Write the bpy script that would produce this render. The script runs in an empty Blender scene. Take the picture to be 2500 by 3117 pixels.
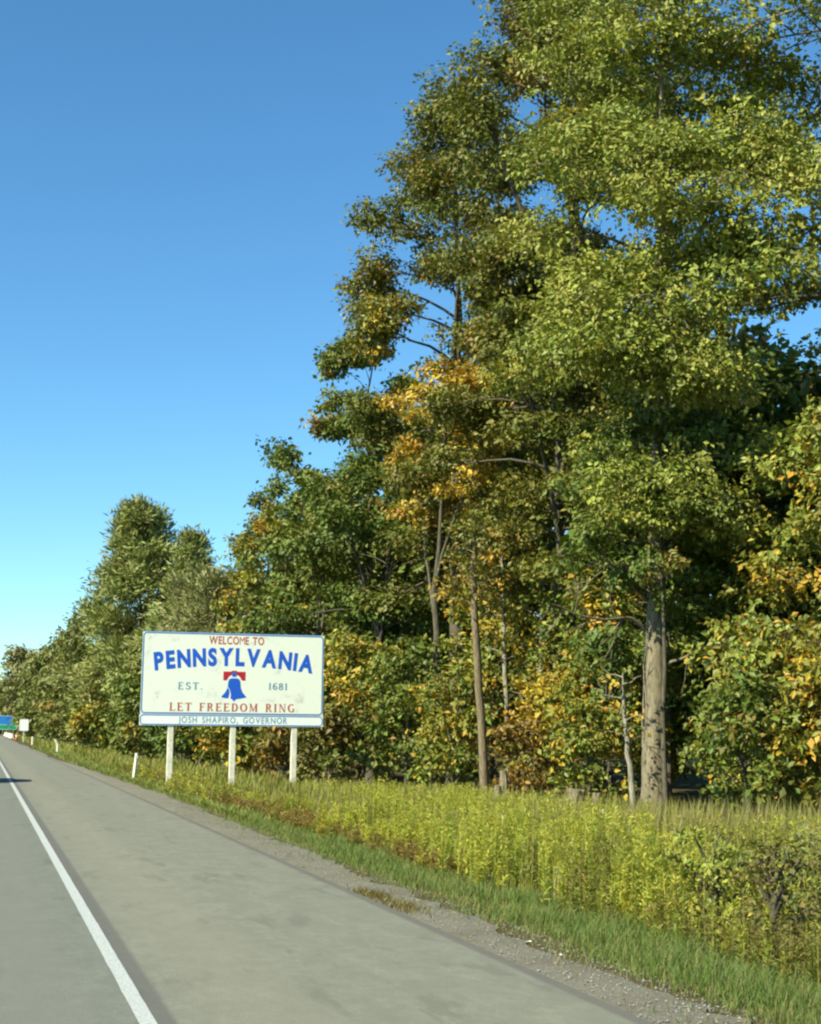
import bpy, bmesh, math, random
import numpy as np

# ------------------------------------------------------------------ camera, sky, sun, exposure
sc = bpy.context.scene
COL = sc.collection
cam_d = bpy.data.cameras.new("camera"); cam = bpy.data.objects.new("camera", cam_d); COL.objects.link(cam)
YAW, PITCH, ROLL = math.radians(16.0), math.radians(8.445), math.radians(0.6)
cam.location = (0, 0, 1.8)
from mathutils import Matrix, Vector
cam.matrix_world = (Matrix.Translation((0, 0, 1.8)) @ Matrix.Rotation(-YAW, 4, 'Z')
                    @ Matrix.Rotation(math.pi / 2 + PITCH, 4, 'X') @ Matrix.Rotation(ROLL, 4, 'Z'))
cam_d.sensor_fit = 'HORIZONTAL'; cam_d.sensor_width = 36; cam_d.lens = 36 * 4500 / 2500
cam_d.clip_end = 6000
sc.camera = cam

SUN_EL, SUN_OFF = math.radians(37), math.radians(66)      # sun behind the camera, to the left
to_sun = Vector((-math.sin(SUN_OFF) * math.cos(SUN_EL), -math.cos(SUN_OFF) * math.cos(SUN_EL), math.sin(SUN_EL)))
world = bpy.data.worlds.new("World"); sc.world = world; world.use_nodes = True
nt = world.node_tree
bg = nt.nodes["Background"]; bg.inputs[1].default_value = 0.105
sky = nt.nodes.new("ShaderNodeTexSky"); sky.sky_type = 'NISHITA'; sky.sun_disc = False
sky.sun_elevation = SUN_EL; sky.sun_rotation = math.atan2(to_sun.x, to_sun.y)
sky.air_density = 0.9; sky.dust_density = 0.1; sky.ozone_density = 2.0; sky.altitude = 100
hsv = nt.nodes.new("ShaderNodeHueSaturation")
hsv.inputs['Hue'].default_value = 0.496; hsv.inputs['Saturation'].default_value = 1.16; hsv.inputs['Value'].default_value = 1.0
tint = nt.nodes.new("ShaderNodeMix"); tint.data_type = 'RGBA'; tint.blend_type = 'MULTIPLY'; tint.inputs[0].default_value = 1.0
tint.inputs[7].default_value = (0.70, 0.95, 1.0, 1)            # tinted windscreen: the whole sky leans to cyan
nt.links.new(sky.outputs[0], hsv.inputs['Color']); nt.links.new(hsv.outputs[0], tint.inputs[6]); nt.links.new(tint.outputs[2], bg.inputs[0])
sun_d = bpy.data.lights.new("sun", 'SUN'); sun_d.energy = 5.0; sun_d.angle = math.radians(0.5); sun_d.color = (1.0, 0.92, 0.70)
sun = bpy.data.objects.new("sun", sun_d); COL.objects.link(sun)
sun.rotation_euler = to_sun.to_track_quat('Z', 'Y').to_euler(); sun.location = to_sun * 100
sc.view_settings.view_transform = 'Standard'; sc.view_settings.look = 'None'
sc.view_settings.exposure = 0.90; sc.view_settings.gamma = 1.0; sc.view_settings.use_curve_mapping = False
sc.cycles.max_bounces = 6; sc.cycles.diffuse_bounces = 2; sc.cycles.transmission_bounces = 2; sc.cycles.glossy_bounces = 2
sc.cycles.use_denoising = True
sc.cycles.filter_width = 2.3

# ------------------------------------------------------------------ helpers
def link(o, parent=None):
    COL.objects.link(o)
    if parent is not None: o.parent = parent
    return o
def tag(o, label=None, cat=None, group=None, kind=None):
    if label: o["label"] = label
    if cat: o["category"] = cat
    if group: o["group"] = group
    if kind: o["kind"] = kind
    return o
def empty(name, loc=(0, 0, 0), rz=0.0):
    o = bpy.data.objects.new(name, None); o.location = loc; o.rotation_euler = (0, 0, rz); o.empty_display_size = .2
    return link(o)
def mesh_np(name, V, F, mat, parent=None, col=None, smooth=False):
    """V (n,3); F list of (m,k) index arrays"""
    V = np.asarray(V, dtype=np.float32).reshape(-1, 3)
    if not isinstance(F, (list, tuple)): F = [F]
    F = [np.asarray(f, dtype=np.int32) for f in F if len(f)]
    me = bpy.data.meshes.new(name)
    me.vertices.add(len(V)); me.vertices.foreach_set("co", V.ravel())
    idx = np.concatenate([f.ravel() for f in F])
    tot = np.concatenate([np.full(len(f), f.shape[1], np.int32) for f in F])
    start = np.concatenate([[0], np.cumsum(tot)[:-1]]).astype(np.int32)
    me.loops.add(len(idx)); me.loops.foreach_set("vertex_index", idx)
    me.polygons.add(len(tot)); me.polygons.foreach_set("loop_start", start)
    me.polygons.foreach_set("use_smooth", np.full(len(tot), bool(smooth)))
    if col is not None:
        a = me.color_attributes.new("Col", 'FLOAT_COLOR', 'POINT')
        c = np.ones((len(V), 4), np.float32); c[:, :3] = col
        a.data.foreach_set("color", c.ravel())
    me.update(calc_edges=True)
    me.materials.append(mat)
    o = bpy.data.objects.new(name, me)
    return link(o, parent)

class MB:
    """collects shapes for one mesh"""
    def __init__(self): self.v = []; self.f = {}; self.n = 0
    def add(self, V, F):
        V = np.asarray(V, float).reshape(-1, 3); F = np.asarray(F, int)
        self.f.setdefault(F.shape[1], []).append(F + self.n); self.v.append(V); self.n += len(V)
    def box(self, x0, x1, y0, y1, z0, z1):
        V = [(x, y, z) for x in (x0, x1) for y in (y0, y1) for z in (z0, z1)]
        self.add(V, [(0, 1, 3, 2), (4, 6, 7, 5), (0, 4, 5, 1), (2, 3, 7, 6), (0, 2, 6, 4), (1, 5, 7, 3)])
    def tube(self, P, R, sides=8, cap=True):
        V, F = tube_np(P, R, sides); self.add(V, F)
        if cap:
            P = np.asarray(P, float)
            for k, ring in ((0, range(sides)), (1, range(len(V) - sides, len(V)))):
                base = self.n - len(V) if k == 0 else self.n - len(V) - (1 if True else 0)
            n0 = self.n - len(V)
            self.v.append(P[[0, -1]]); a, b = self.n, self.n + 1; self.n += 2
            self.f.setdefault(3, []).append(np.array([(a, n0 + (i + 1) % sides, n0 + i) for i in range(sides)]))
            e = n0 + len(V) - sides
            self.f.setdefault(3, []).append(np.array([(b, e + i, e + (i + 1) % sides) for i in range(sides)]))
    def prism(self, poly, y0, y1):
        """poly of (x,z), extruded along y (ngon caps)"""
        n = len(poly); V = [(x, y0, z) for x, z in poly] + [(x, y1, z) for x, z in poly]
        self.add(V, [tuple(range(n))]); self.f[n][-1] = self.f[n][-1]
        b = self.n - 2 * n
        self.f.setdefault(n, []).append(np.array([tuple(b + n + i for i in reversed(range(n)))]))
        self.f.setdefault(4, []).append(np.array([(b + i, b + n + i, b + n + (i + 1) % n, b + (i + 1) % n) for i in range(n)]))
    def build(self, name, mat, parent=None, smooth=False, bevel=0):
        o = mesh_np(name, np.concatenate(self.v), [np.concatenate(f) for f in self.f.values()], mat, parent, smooth=smooth)
        if bevel:
            m = o.modifiers.new("bevel", 'BEVEL'); m.width = bevel; m.segments = 2; m.limit_method = 'ANGLE'
        return o

def tube_np(P, R, sides):
    P = np.asarray(P, float); n = len(P); R = np.broadcast_to(np.asarray(R, float), (n,))
    T = np.gradient(P, axis=0); T /= np.linalg.norm(T, axis=1)[:, None] + 1e-9
    ref = np.where(np.abs(T[:, 2:3]) > .9, np.array([[1., 0, 0]]), np.array([[0., 0, 1]]))
    if np.abs(T[0, 2]) > .7: ref = np.tile([[1., 0, 0]], (n, 1))
    A = np.cross(T, ref); A /= np.linalg.norm(A, axis=1)[:, None] + 1e-9
    B = np.cross(T, A)
    th = np.linspace(0, 2 * math.pi, sides, endpoint=False)
    V = P[:, None] + R[:, None, None] * (np.cos(th)[None, :, None] * A[:, None] + np.sin(th)[None, :, None] * B[:, None])
    i = np.arange(n - 1)[:, None] * sides; j = np.arange(sides)[None]; k = (j + 1) % sides
    F = np.stack([i + j, i + k, i + sides + k, i + sides + j], -1).reshape(-1, 4)
    return V.reshape(-1, 3), F

def unit(a): return a / (np.linalg.norm(a, axis=-1, keepdims=True) + 1e-9)

# ------------------------------------------------------------------ materials
def new_mat(name):
    m = bpy.data.materials.new(name); m.use_nodes = True
    t = m.node_tree; return m, t, t.nodes["Principled BSDF"]
def N(t, kind, **kw):
    n = t.nodes.new(kind)
    for k, v in kw.items(): setattr(n, k, v)
    return n
def noise(t, scale, detail=4, rough=.55, vec=None):
    n = N(t, "ShaderNodeTexNoise"); n.inputs['Scale'].default_value = scale; n.inputs['Detail'].default_value = detail
    n.inputs['Roughness'].default_value = rough
    if vec is not None: t.links.new(vec, n.inputs['Vector'])
    return n
def ramp(t, fac, stops):
    r = N(t, "ShaderNodeValToRGB"); e = r.color_ramp.elements
    while len(e) < len(stops): e.new(.5)
    for el, (p, c) in zip(e, stops): el.position = p; el.color = (*c, 1)
    t.links.new(fac, r.inputs[0]); return r
def mixc(t, fac, a, b, mode='MIX'):
    m = N(t, "ShaderNodeMix", data_type='RGBA', blend_type=mode)
    if isinstance(fac, (int, float)): m.inputs[0].default_value = fac
    else: t.links.new(fac, m.inputs[0])
    for s, i in ((a, 6), (b, 7)):
        if isinstance(s, tuple): m.inputs[i].default_value = (*s, 1)
        else: t.links.new(s, m.inputs[i])
    return m.outputs[2]
def bump(t, b, h, strength, dist=.02):
    n = N(t, "ShaderNodeBump"); n.inputs['Strength'].default_value = strength; n.inputs['Distance'].default_value = dist
    t.links.new(h, n.inputs['Height']); t.links.new(n.outputs[0], b.inputs['Normal'])
def coords(t, scale=(1, 1, 1)):
    c = N(t, "ShaderNodeTexCoord"); m = N(t, "ShaderNodeMapping"); m.inputs['Scale'].default_value = scale
    t.links.new(c.outputs['Object'], m.inputs[0]); return m.outputs[0]
def paint(name, c, rough=.5, var=.08, metal=0.0, scale=6):
    m, t, b = new_mat(name)
    n = noise(t, scale, 5, .6, coords(t))
    d = tuple(x * (1 - var * 2.5) for x in c)
    r = ramp(t, n.outputs[0], [(.25, d), (.62, c)])
    t.links.new(r.outputs[0], b.inputs['Base Color']); b.inputs['Roughness'].default_value = rough
    b.inputs['Metallic'].default_value = metal
    return m
def leaf_mat(name, trans=.20, rough=.5, spec=.35):
    m, t, b = new_mat(name)
    a = N(t, "ShaderNodeAttribute"); a.attribute_name = "Col"
    t.links.new(a.outputs['Color'], b.inputs['Base Color'])
    b.inputs['Roughness'].default_value = rough; b.inputs['Specular IOR Level'].default_value = spec
    tr = N(t, "ShaderNodeBsdfTranslucent")
    t.links.new(mixc(t, 1.0, a.outputs['Color'], (1.25, 1.2, .55), 'MULTIPLY'), tr.inputs[0])
    mx = N(t, "ShaderNodeMixShader"); mx.inputs[0].default_value = trans
    t.links.new(b.outputs[0], mx.inputs[1]); t.links.new(tr.outputs[0], mx.inputs[2])
    t.links.new(mx.outputs[0], t.nodes["Material Output"].inputs[0])
    return m
LEAF = leaf_mat("leaf"); GRASS = leaf_mat("grass_blade", .4, .55, .3)

def bark_mat(name, a, b_, c, zs=.25, scale=14):
    m, t, b = new_mat(name)
    v = coords(t, (1, 1, zs))
    n1 = noise(t, scale, 8, .7, v); n2 = noise(t, 1.6, 3, .5, coords(t))
    r = ramp(t, n1.outputs[0], [(.32, a), (.5, b_), (.72, c)])
    col = mixc(t, n2.outputs[0], r.outputs[0], mixc(t, .5, r.outputs[0], (.16, .17, .11)))
    t.links.new(col, b.inputs['Base Color']); b.inputs['Roughness'].default_value = .95
    b.inputs['Specular IOR Level'].default_value = .15
    bump(t, b, n1.outputs[0], 1.0, .05)
    return m
BARK = bark_mat("bark", (.06, .048, .03), (.22, .18, .115), (.38, .33, .225))
BARK_D = bark_mat("bark_dark", (.03, .026, .02), (.085, .07, .05), (.16, .14, .11))
BARK_L = bark_mat("bark_pale", (.16, .14, .10), (.34, .31, .24), (.48, .45, .37))
BARK_B = bark_mat("bark_brown", (.09, .065, .04), (.22, .165, .10), (.34, .27, .18))

def ground_mat():
    m, t, b = new_mat("ground_soil")
    v = coords(t)
    n1 = noise(t, .35, 5, .6, v); n2 = noise(t, 7, 6, .7, v)
    g = ramp(t, n1.outputs[0], [(.3, (.075, .075, .022)), (.5, (.10, .095, .03)), (.7, (.11, .085, .04))])
    d = ramp(t, n2.outputs[0], [(.35, (.04, .032, .02)), (.65, (.14, .115, .06))])
    t.links.new(mixc(t, .5, g.outputs[0], d.outputs[0]), b.inputs['Base Color'])
    b.inputs['Roughness'].default_value = 1; b.inputs['Specular IOR Level'].default_value = .1
    bump(t, b, n2.outputs[0], .8, .05)
    return m
def asphalt_mat(name, base, tint, ripple=False, tracks_and_shade=None):
    m, t, b = new_mat(name)
    v = coords(t)
    agg = noise(t, 34, 8, .9, v); spk = N(t, "ShaderNodeTexVoronoi"); spk.inputs['Scale'].default_value = 70; t.links.new(v, spk.inputs['Vector'])
    big = noise(t, .45, 5, .65, coords(t, (1.4, .35, 1))); med = noise(t, 3.2, 6, .7, coords(t, (1, .55, 1)))
    streak = noise(t, 2.6, 4, .6, coords(t, (1.6, .03, 1)))
    c = ramp(t, agg.outputs[0], [(.3, tuple(x * .6 for x in base)), (.5, base), (.7, tuple(x * 1.45 for x in base))]).outputs[0]
    c = mixc(t, ramp(t, big.outputs[0], [(.35, (0, 0, 0)), (.7, (1, 1, 1))]).outputs[0], c, mixc(t, .75, c, tint))
    c = mixc(t, ramp(t, med.outputs[0], [(.40, (.8, .8, .8)), (.60, (0, 0, 0))]).outputs[0], c, tuple(x * .8 for x in base))
    gr = noise(t, 11, 5, .75, coords(t, (1, .5, 1)))
    c = mixc(t, ramp(t, gr.outputs[0], [(.36, (.6, .6, .6)), (.56, (0, 0, 0))]).outputs[0], c, tuple(x * .72 for x in base))
    c = mixc(t, ramp(t, streak.outputs[0], [(.42, (.5, .5, .5)), (.66, (0, 0, 0))]).outputs[0], c, tuple(x * .84 for x in base))
    spots = noise(t, 2.4, 4, .6, coords(t, (1.0, .28, 1)))
    c = mixc(t, ramp(t, spots.outputs[0], [(.575, (0, 0, 0)), (.65, (.7, .7, .7))]).outputs[0], c, tuple(x * .66 for x in base))
    sx = N(t, "ShaderNodeSeparateXYZ"); t.links.new(v, sx.inputs[0])
    def band(x0, x1, soft):
        mr = N(t, "ShaderNodeMapRange", interpolation_type='SMOOTHSTEP'); t.links.new(sx.outputs[0], mr.inputs[0])
        mr.inputs[1].default_value = x0 - soft; mr.inputs[2].default_value = x0 + soft
        m2 = N(t, "ShaderNodeMapRange", interpolation_type='SMOOTHSTEP'); t.links.new(sx.outputs[0], m2.inputs[0])
        m2.inputs[1].default_value = x1 - soft; m2.inputs[2].default_value = x1 + soft; m2.inputs[3].default_value = 1; m2.inputs[4].default_value = 0
        mu = N(t, "ShaderNodeMath", operation='MULTIPLY'); t.links.new(mr.outputs[0], mu.inputs[0]); t.links.new(m2.outputs[0], mu.inputs[1])
        return mu.outputs[0]
    for x0, x1, soft, col, k in tracks_and_shade or ():
        mu = N(t, "ShaderNodeMath", operation='MULTIPLY'); t.links.new(band(x0, x1, soft), mu.inputs[0]); mu.inputs[1].default_value = k
        c = mixc(t, mu.outputs[0], c, col)
    t.links.new(c, b.inputs['Base Color']); b.inputs['Roughness'].default_value = .88; b.inputs['Specular IOR Level'].default_value = .3
    h = N(t, "ShaderNodeMath", operation='ADD'); t.links.new(agg.outputs[0], h.inputs[0]); t.links.new(spk.outputs[0], h.inputs[1])
    bump(t, b, h.outputs[0], .35, .006)
    return m
def gravel_mat():
    m, t, b = new_mat("gravel")
    v = coords(t); n = noise(t, 60, 6, .75, v); n2 = noise(t, 1.1, 5, .6, v)
    c = ramp(t, n.outputs[0], [(.3, (.12, .117, .088)), (.5, (.235, .23, .175)), (.7, (.36, .35, .28))]).outputs[0]
    c = mixc(t, ramp(t, n2.outputs[0], [(.45, (0, 0, 0)), (.7, (.7, .7, .7))]).outputs[0], c, (.17, .15, .095))
    t.links.new(c, b.inputs['Base Color']); b.inputs['Roughness'].default_value = 1; b.inputs['Specular IOR Level'].default_value = .1
    bump(t, b, n.outputs[0], .9, .03)
    return m
def line_mat():
    m, t, b = new_mat("road_paint")
    v = coords(t); n = noise(t, 45, 5, .75, v); n2 = noise(t, 5, 4, .6, v)
    ad = N(t, "ShaderNodeMath", operation='ADD'); t.links.new(n.outputs[0], ad.inputs[0]); t.links.new(n2.outputs[0], ad.inputs[1])
    r = ramp(t, n.outputs[0], [(.37, (.22, .225, .20)), (.46, (.40, .43, .40)), (.64, (.52, .56, .53))])
    t.links.new(r.outputs[0], b.inputs['Base Color']); b.inputs['Roughness'].default_value = .75
    return m
def sign_white():
    m, t, b = new_mat("sign_white")
    n = noise(t, 1.5, 6, .7, coords(t))
    r = ramp(t, n.outputs[0], [(.31, (.50, .53, .43)), (.38, (.66, .71, .63)), (.44, (.72, .78, .68))])
    t.links.new(r.outputs[0], b.inputs['Base Color']); b.inputs['Roughness'].default_value = .7; b.inputs['Specular IOR Level'].default_value = .15
    return m

# ------------------------------------------------------------------ the setting
rng = np.random.default_rng(11)
GX = np.array([-400, -40, -6.6, 4.10, 4.30, 5.0, 6.0, 7.5, 9.0, 13.0, 16.0, 20.0, 30., 60., 900.])
GZ = np.array([-.6, -.5, -.06, -.06, -.035, -.06, -.14, -.36, -.50, -.52, -.42, -.36, -.3, -.3, -.3])
def gz(x, y=0):
    x = np.asarray(x, float); y = np.asarray(y, float)
    w = np.clip((x - 5.2) / 2.5, 0, 1)
    return np.interp(x, GX, GZ) + w * (.06 * np.sin(y * .31 + x * .7) + .05 * np.sin(x * 1.9 + y * .83))
xs = np.concatenate([[-1500, -400, -150, -40, -12, -6.6, 3.9, 4.10, 4.3, 4.6, 5, 5.5], np.arange(6, 22, .5), [24, 28, 34, 45, 60, 90, 150, 300, 700, 2000]])
ys = np.concatenate([[-300, -100, -40, -20], np.arange(-10, 70, .8), np.arange(70, 160, 3), [170, 190, 220, 260, 320, 400, 520, 700, 1000, 1600, 2600, 4000]])
XX, YY = np.meshgrid(xs, ys); ZZ = gz(XX, YY)
nx = len(xs); I = np.arange(len(ys) - 1)[:, None] * nx + np.arange(nx - 1)[None]
tag(mesh_np("ground", np.stack([XX, YY, ZZ], -1), np.stack([I, I + 1, I + nx + 1, I + nx], -1).reshape(-1, 4), ground_mat(), smooth=True), kind="structure")

def strip(name, x0, x1, z, mat, y0=-60, y1=1500, edge=None):
    b = MB(); b.box(x0, x1, y0, y1, z - .05, z); return tag(b.build(name, mat), kind="structure")
lane_m = asphalt_mat("asphalt_lane", (.178, .192, .155), (.205, .216, .17), tracks_and_shade=[(-1.6, -.9, .25, (.17, .175, .142), .5), (.1, .75, .25, (.17, .175, .142), .5)])
shld_m = asphalt_mat("asphalt_shoulder", (.205, .213, .163), (.24, .242, .18), tracks_and_shade=[(1.10, 1.27, .03, (.10, .10, .088), .75), (1.5, 2.2, .3, (.30, .27, .18), .18), (4.05, 4.2, .03, (.10, .095, .08), .7)])  # last band: shade line of the pavement drop-off, painted as a dark strip
strip("road", -6.3, 1.148, -.004, lane_m)
strip("road_shoulder", 1.148, 4.16, 0.0, shld_m)
PAINT = line_mat()
def ragged_line(name, xc, w, z, y0, y1):
    n = 700; y = np.concatenate([np.linspace(y0, 60, n - 100), np.linspace(61, y1, 100)])
    L = xc - w / 2 + rng.normal(0, .0012, n); R = xc + w / 2 + rng.normal(0, .0012, n)
    V = np.concatenate([np.stack([L, y, np.full(n, z)], 1), np.stack([R, y, np.full(n, z)], 1)])
    i = np.arange(n - 1); return mesh_np(name, V, np.stack([i, i + n, i + n + 1, i + 1], 1), PAINT)
tag(ragged_line("road_marking", 1.09, .108, .0035, -60, 1400), kind="structure")
# gravel verge
GRAV = gravel_mat()
n = 420; y = np.concatenate([np.linspace(-10, 70, 320), np.linspace(72, 900, 100)])
outer = 4.78 + .012 * np.clip(y - 12, 0, 30) - .014 * np.clip(y - 45, 0, 50) + .10 * np.sin(y * .9) * rng.uniform(.3, 1, n) + rng.normal(0, .05, n)
cols = [np.full(n, 4.165), np.full(n, 4.35), 4.35 + (outer - 4.35) * .5, outer]
V = np.concatenate([np.stack([c, y, gz(c, y) + .014 + (rng.normal(0, .006, n) if 0 < k < 3 else 0)], 1) for k, c in enumerate(cols)])
i = np.arange(n - 1)
tag(mesh_np("gravel_verge", V, np.concatenate([np.stack([i + k * n, i + (k + 1) * n, i + (k + 1) * n + 1, i + k * n + 1], 1) for k in range(3)]), GRAV, smooth=True), kind="structure")
# loose stones on the verge (too many and too small to count)
ico = np.array([(0, 0, 1), (.9, 0, .3), (.28, .85, .3), (-.72, .53, .3), (-.72, -.53, .3), (.28, -.85, .3), (0, 0, -.6)])
icf = np.array([(0, 1, 2), (0, 2, 3), (0, 3, 4), (0, 4, 5), (0, 5, 1), (6, 2, 1), (6, 3, 2), (6, 4, 3), (6, 5, 4), (6, 1, 5)])
ns = 7000
py = 8 + 34 * rng.random(ns) ** 1.6; px = 4.2 + (.78 + .010 * py) * rng.random(ns) ** .9
sz = .004 + .010 * rng.random(ns) ** 3
a = rng.random(ns) * 6.28
S = ico[None] * sz[:, None, None] * rng.uniform(.7, 1.3, (ns, 1, 3))
S = np.stack([S[..., 0] * np.cos(a)[:, None] - S[..., 1] * np.sin(a)[:, None], S[..., 0] * np.sin(a)[:, None] + S[..., 1] * np.cos(a)[:, None], S[..., 2]], -1)
S += np.stack([px, py, gz(px, py) + .018], 1)[:, None]
cc = np.repeat((rng.uniform(.16, .31, (ns, 1)) * np.array([1, .96, .8])), 7, 0)
STONE, t_, b_ = new_mat("stone"); at_ = N(t_, "ShaderNodeAttribute"); at_.attribute_name = "Col"; t_.links.new(at_.outputs['Color'], b_.inputs['Base Color']); b_.inputs['Roughness'].default_value = .95
tag(mesh_np("gravel", S, (icf[None] + np.arange(ns)[:, None, None] * 7).reshape(-1, 3), STONE, col=cc), "loose grey gravel scattered along the asphalt edge", "gravel", kind="stuff")

# ------------------------------------------------------------------ leaves, trees, shrubs
def leaf_quads(P, Nn, T, L, W, fold=.18):
    """P base points, Nn normals, T tip directions -> one folded quad each"""
    T = unit(T - Nn * np.sum(T * Nn, 1, keepdims=True)); B = np.cross(Nn, T)
    L = L[:, None]; W = W[:, None]
    q = np.stack([P, P + T * L * .45 + B * W * .5 + Nn * W * fold, P + T * L, P + T * L * .45 - B * W * .5 + Nn * W * fold], 1)
    m = len(P); f = np.arange(m * 4).reshape(m, 4)
    return q.reshape(-1, 3), f

GREEN = dict(base=[(.13, .165, .026), (.105, .15, .024), (.16, .18, .03)], accent=[(.26, .20, .03), (.22, .15, .03)], pa=.05)
LIME = dict(base=[(.215, .245, .038), (.175, .215, .034), (.265, .28, .052)], accent=[(.33, .30, .045)], pa=.05)
OLIVE = dict(base=[(.145, .155, .024), (.125, .14, .022), (.17, .165, .03), (.11, .14, .022)], accent=[(.22, .16, .026), (.20, .125, .024)], pa=.06)
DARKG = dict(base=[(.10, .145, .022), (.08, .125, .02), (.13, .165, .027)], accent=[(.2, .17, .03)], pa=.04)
GOLD = dict(base=[(.44, .29, .03), (.38, .22, .025), (.30, .23, .035), (.15, .15, .025)], accent=[(.50, .36, .04)], pa=.3)
YELG = dict(base=[(.165, .195, .03), (.135, .175, .028), (.22, .215, .035)], accent=[(.44, .33, .035), (.42, .26, .03)], pa=.24)
RUST = dict(base=[(.20, .135, .032), (.17, .125, .03), (.15, .14, .03)], accent=[(.34, .22, .035), (.30, .16, .03)], pa=.25)
BROWN = dict(base=[(.13, .11, .03), (.15, .13, .035), (.12, .14, .03)], accent=[(.2, .2, .04)], pa=.2)
GOLD2 = dict(base=[(.26, .19, .03), (.22, .17, .03), (.16, .16, .03)], accent=[(.40, .25, .03)], pa=.3)
PALE = dict(base=[(.20, .215, .075), (.18, .20, .07), (.22, .22, .085)], accent=[(.18, .16, .05)], pa=.08)  # pale olive leaves, lightened further to stand for haze
HAZEG = dict(base=[(.165, .19, .045), (.145, .175, .04), (.185, .19, .05)], accent=[(.24, .18, .05)], pa=.06)  # green of the far trees with haze mixed into the leaf colour
FEATH = dict(base=[(.215, .25, .065), (.19, .23, .06), (.235, .255, .07)], accent=[(.19, .18, .05)], pa=.06)  # pale green leaves, raised to paint haze and glare into them

def clump_leaves(r, C, Rc, n, pal, size, flat=.5, upb=.9, asp=.6, out=None, gran=1.0):
    """leaves filling clumps C (k,3) of radius Rc (k,); n leaves in all"""
    # leaves grow in small tufts (sprays), tufts fill the clumps
    per = 9; m = max(1, n // per)
    w = Rc ** 2; kt = r.choice(len(C), m, p=w / w.sum())
    d = unit(r.normal(size=(m, 3))); rad = r.random(m) ** .40
    off = d * rad[:, None] * Rc[kt][:, None]; off[:, 2] *= flat
    off[:, 2] -= .30 * flat * Rc[kt] * (np.hypot(off[:, 0], off[:, 1]) / Rc[kt]) ** 2      # clumps droop at the rim
    ot = unit(off); Nt = unit(np.array([0, 0, upb]) + .8 * ot + .65 * r.normal(size=(m, 3)))
    g = np.repeat(np.arange(m), per); n = len(g); k = kt[g]
    P = C[k] + off[g] + r.normal(size=(n, 3)) * np.array([1, 1, .6]) * size * .85
    o = unit(ot[g] + .5 * r.normal(size=(n, 3)))
    Nn = unit(Nt[g] + .38 * r.normal(size=(n, 3)))
    T = unit(o * .8 + np.array([0, 0, -.35]) + .6 * r.normal(size=(n, 3)))
    if out is not None: T = unit(T * .45 + out[k] * 1.0); 
    s = size * r.uniform(.5, 1.45, n)
    V, F = leaf_quads(P, Nn, T, s, s * asp * r.uniform(.8, 1.2, n))
    base = np.array(pal['base']); acc = np.array(pal['accent'])
    cc = base[r.integers(0, len(base), len(C))] * r.uniform(.8, 1.18, (len(C), 1))
    isacc = r.random(len(C)) < pal['pa'] * .7; cc[isacc] = acc[r.integers(0, len(acc), isacc.sum())]
    c = cc[k] * r.uniform(.82, 1.2, (m, 1))[g] * r.uniform(.82, 1.18, (n, 1)) * (1 + r.normal(0, .05, (n, 3)))
    la = r.random(n) < pal['pa'] * .35; c[la] = acc[r.integers(0, len(acc), la.sum())] * r.uniform(.8, 1.15, (la.sum(), 1))
    return V, F, np.repeat(np.clip(c, .01, .6), 4, 0)

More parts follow.
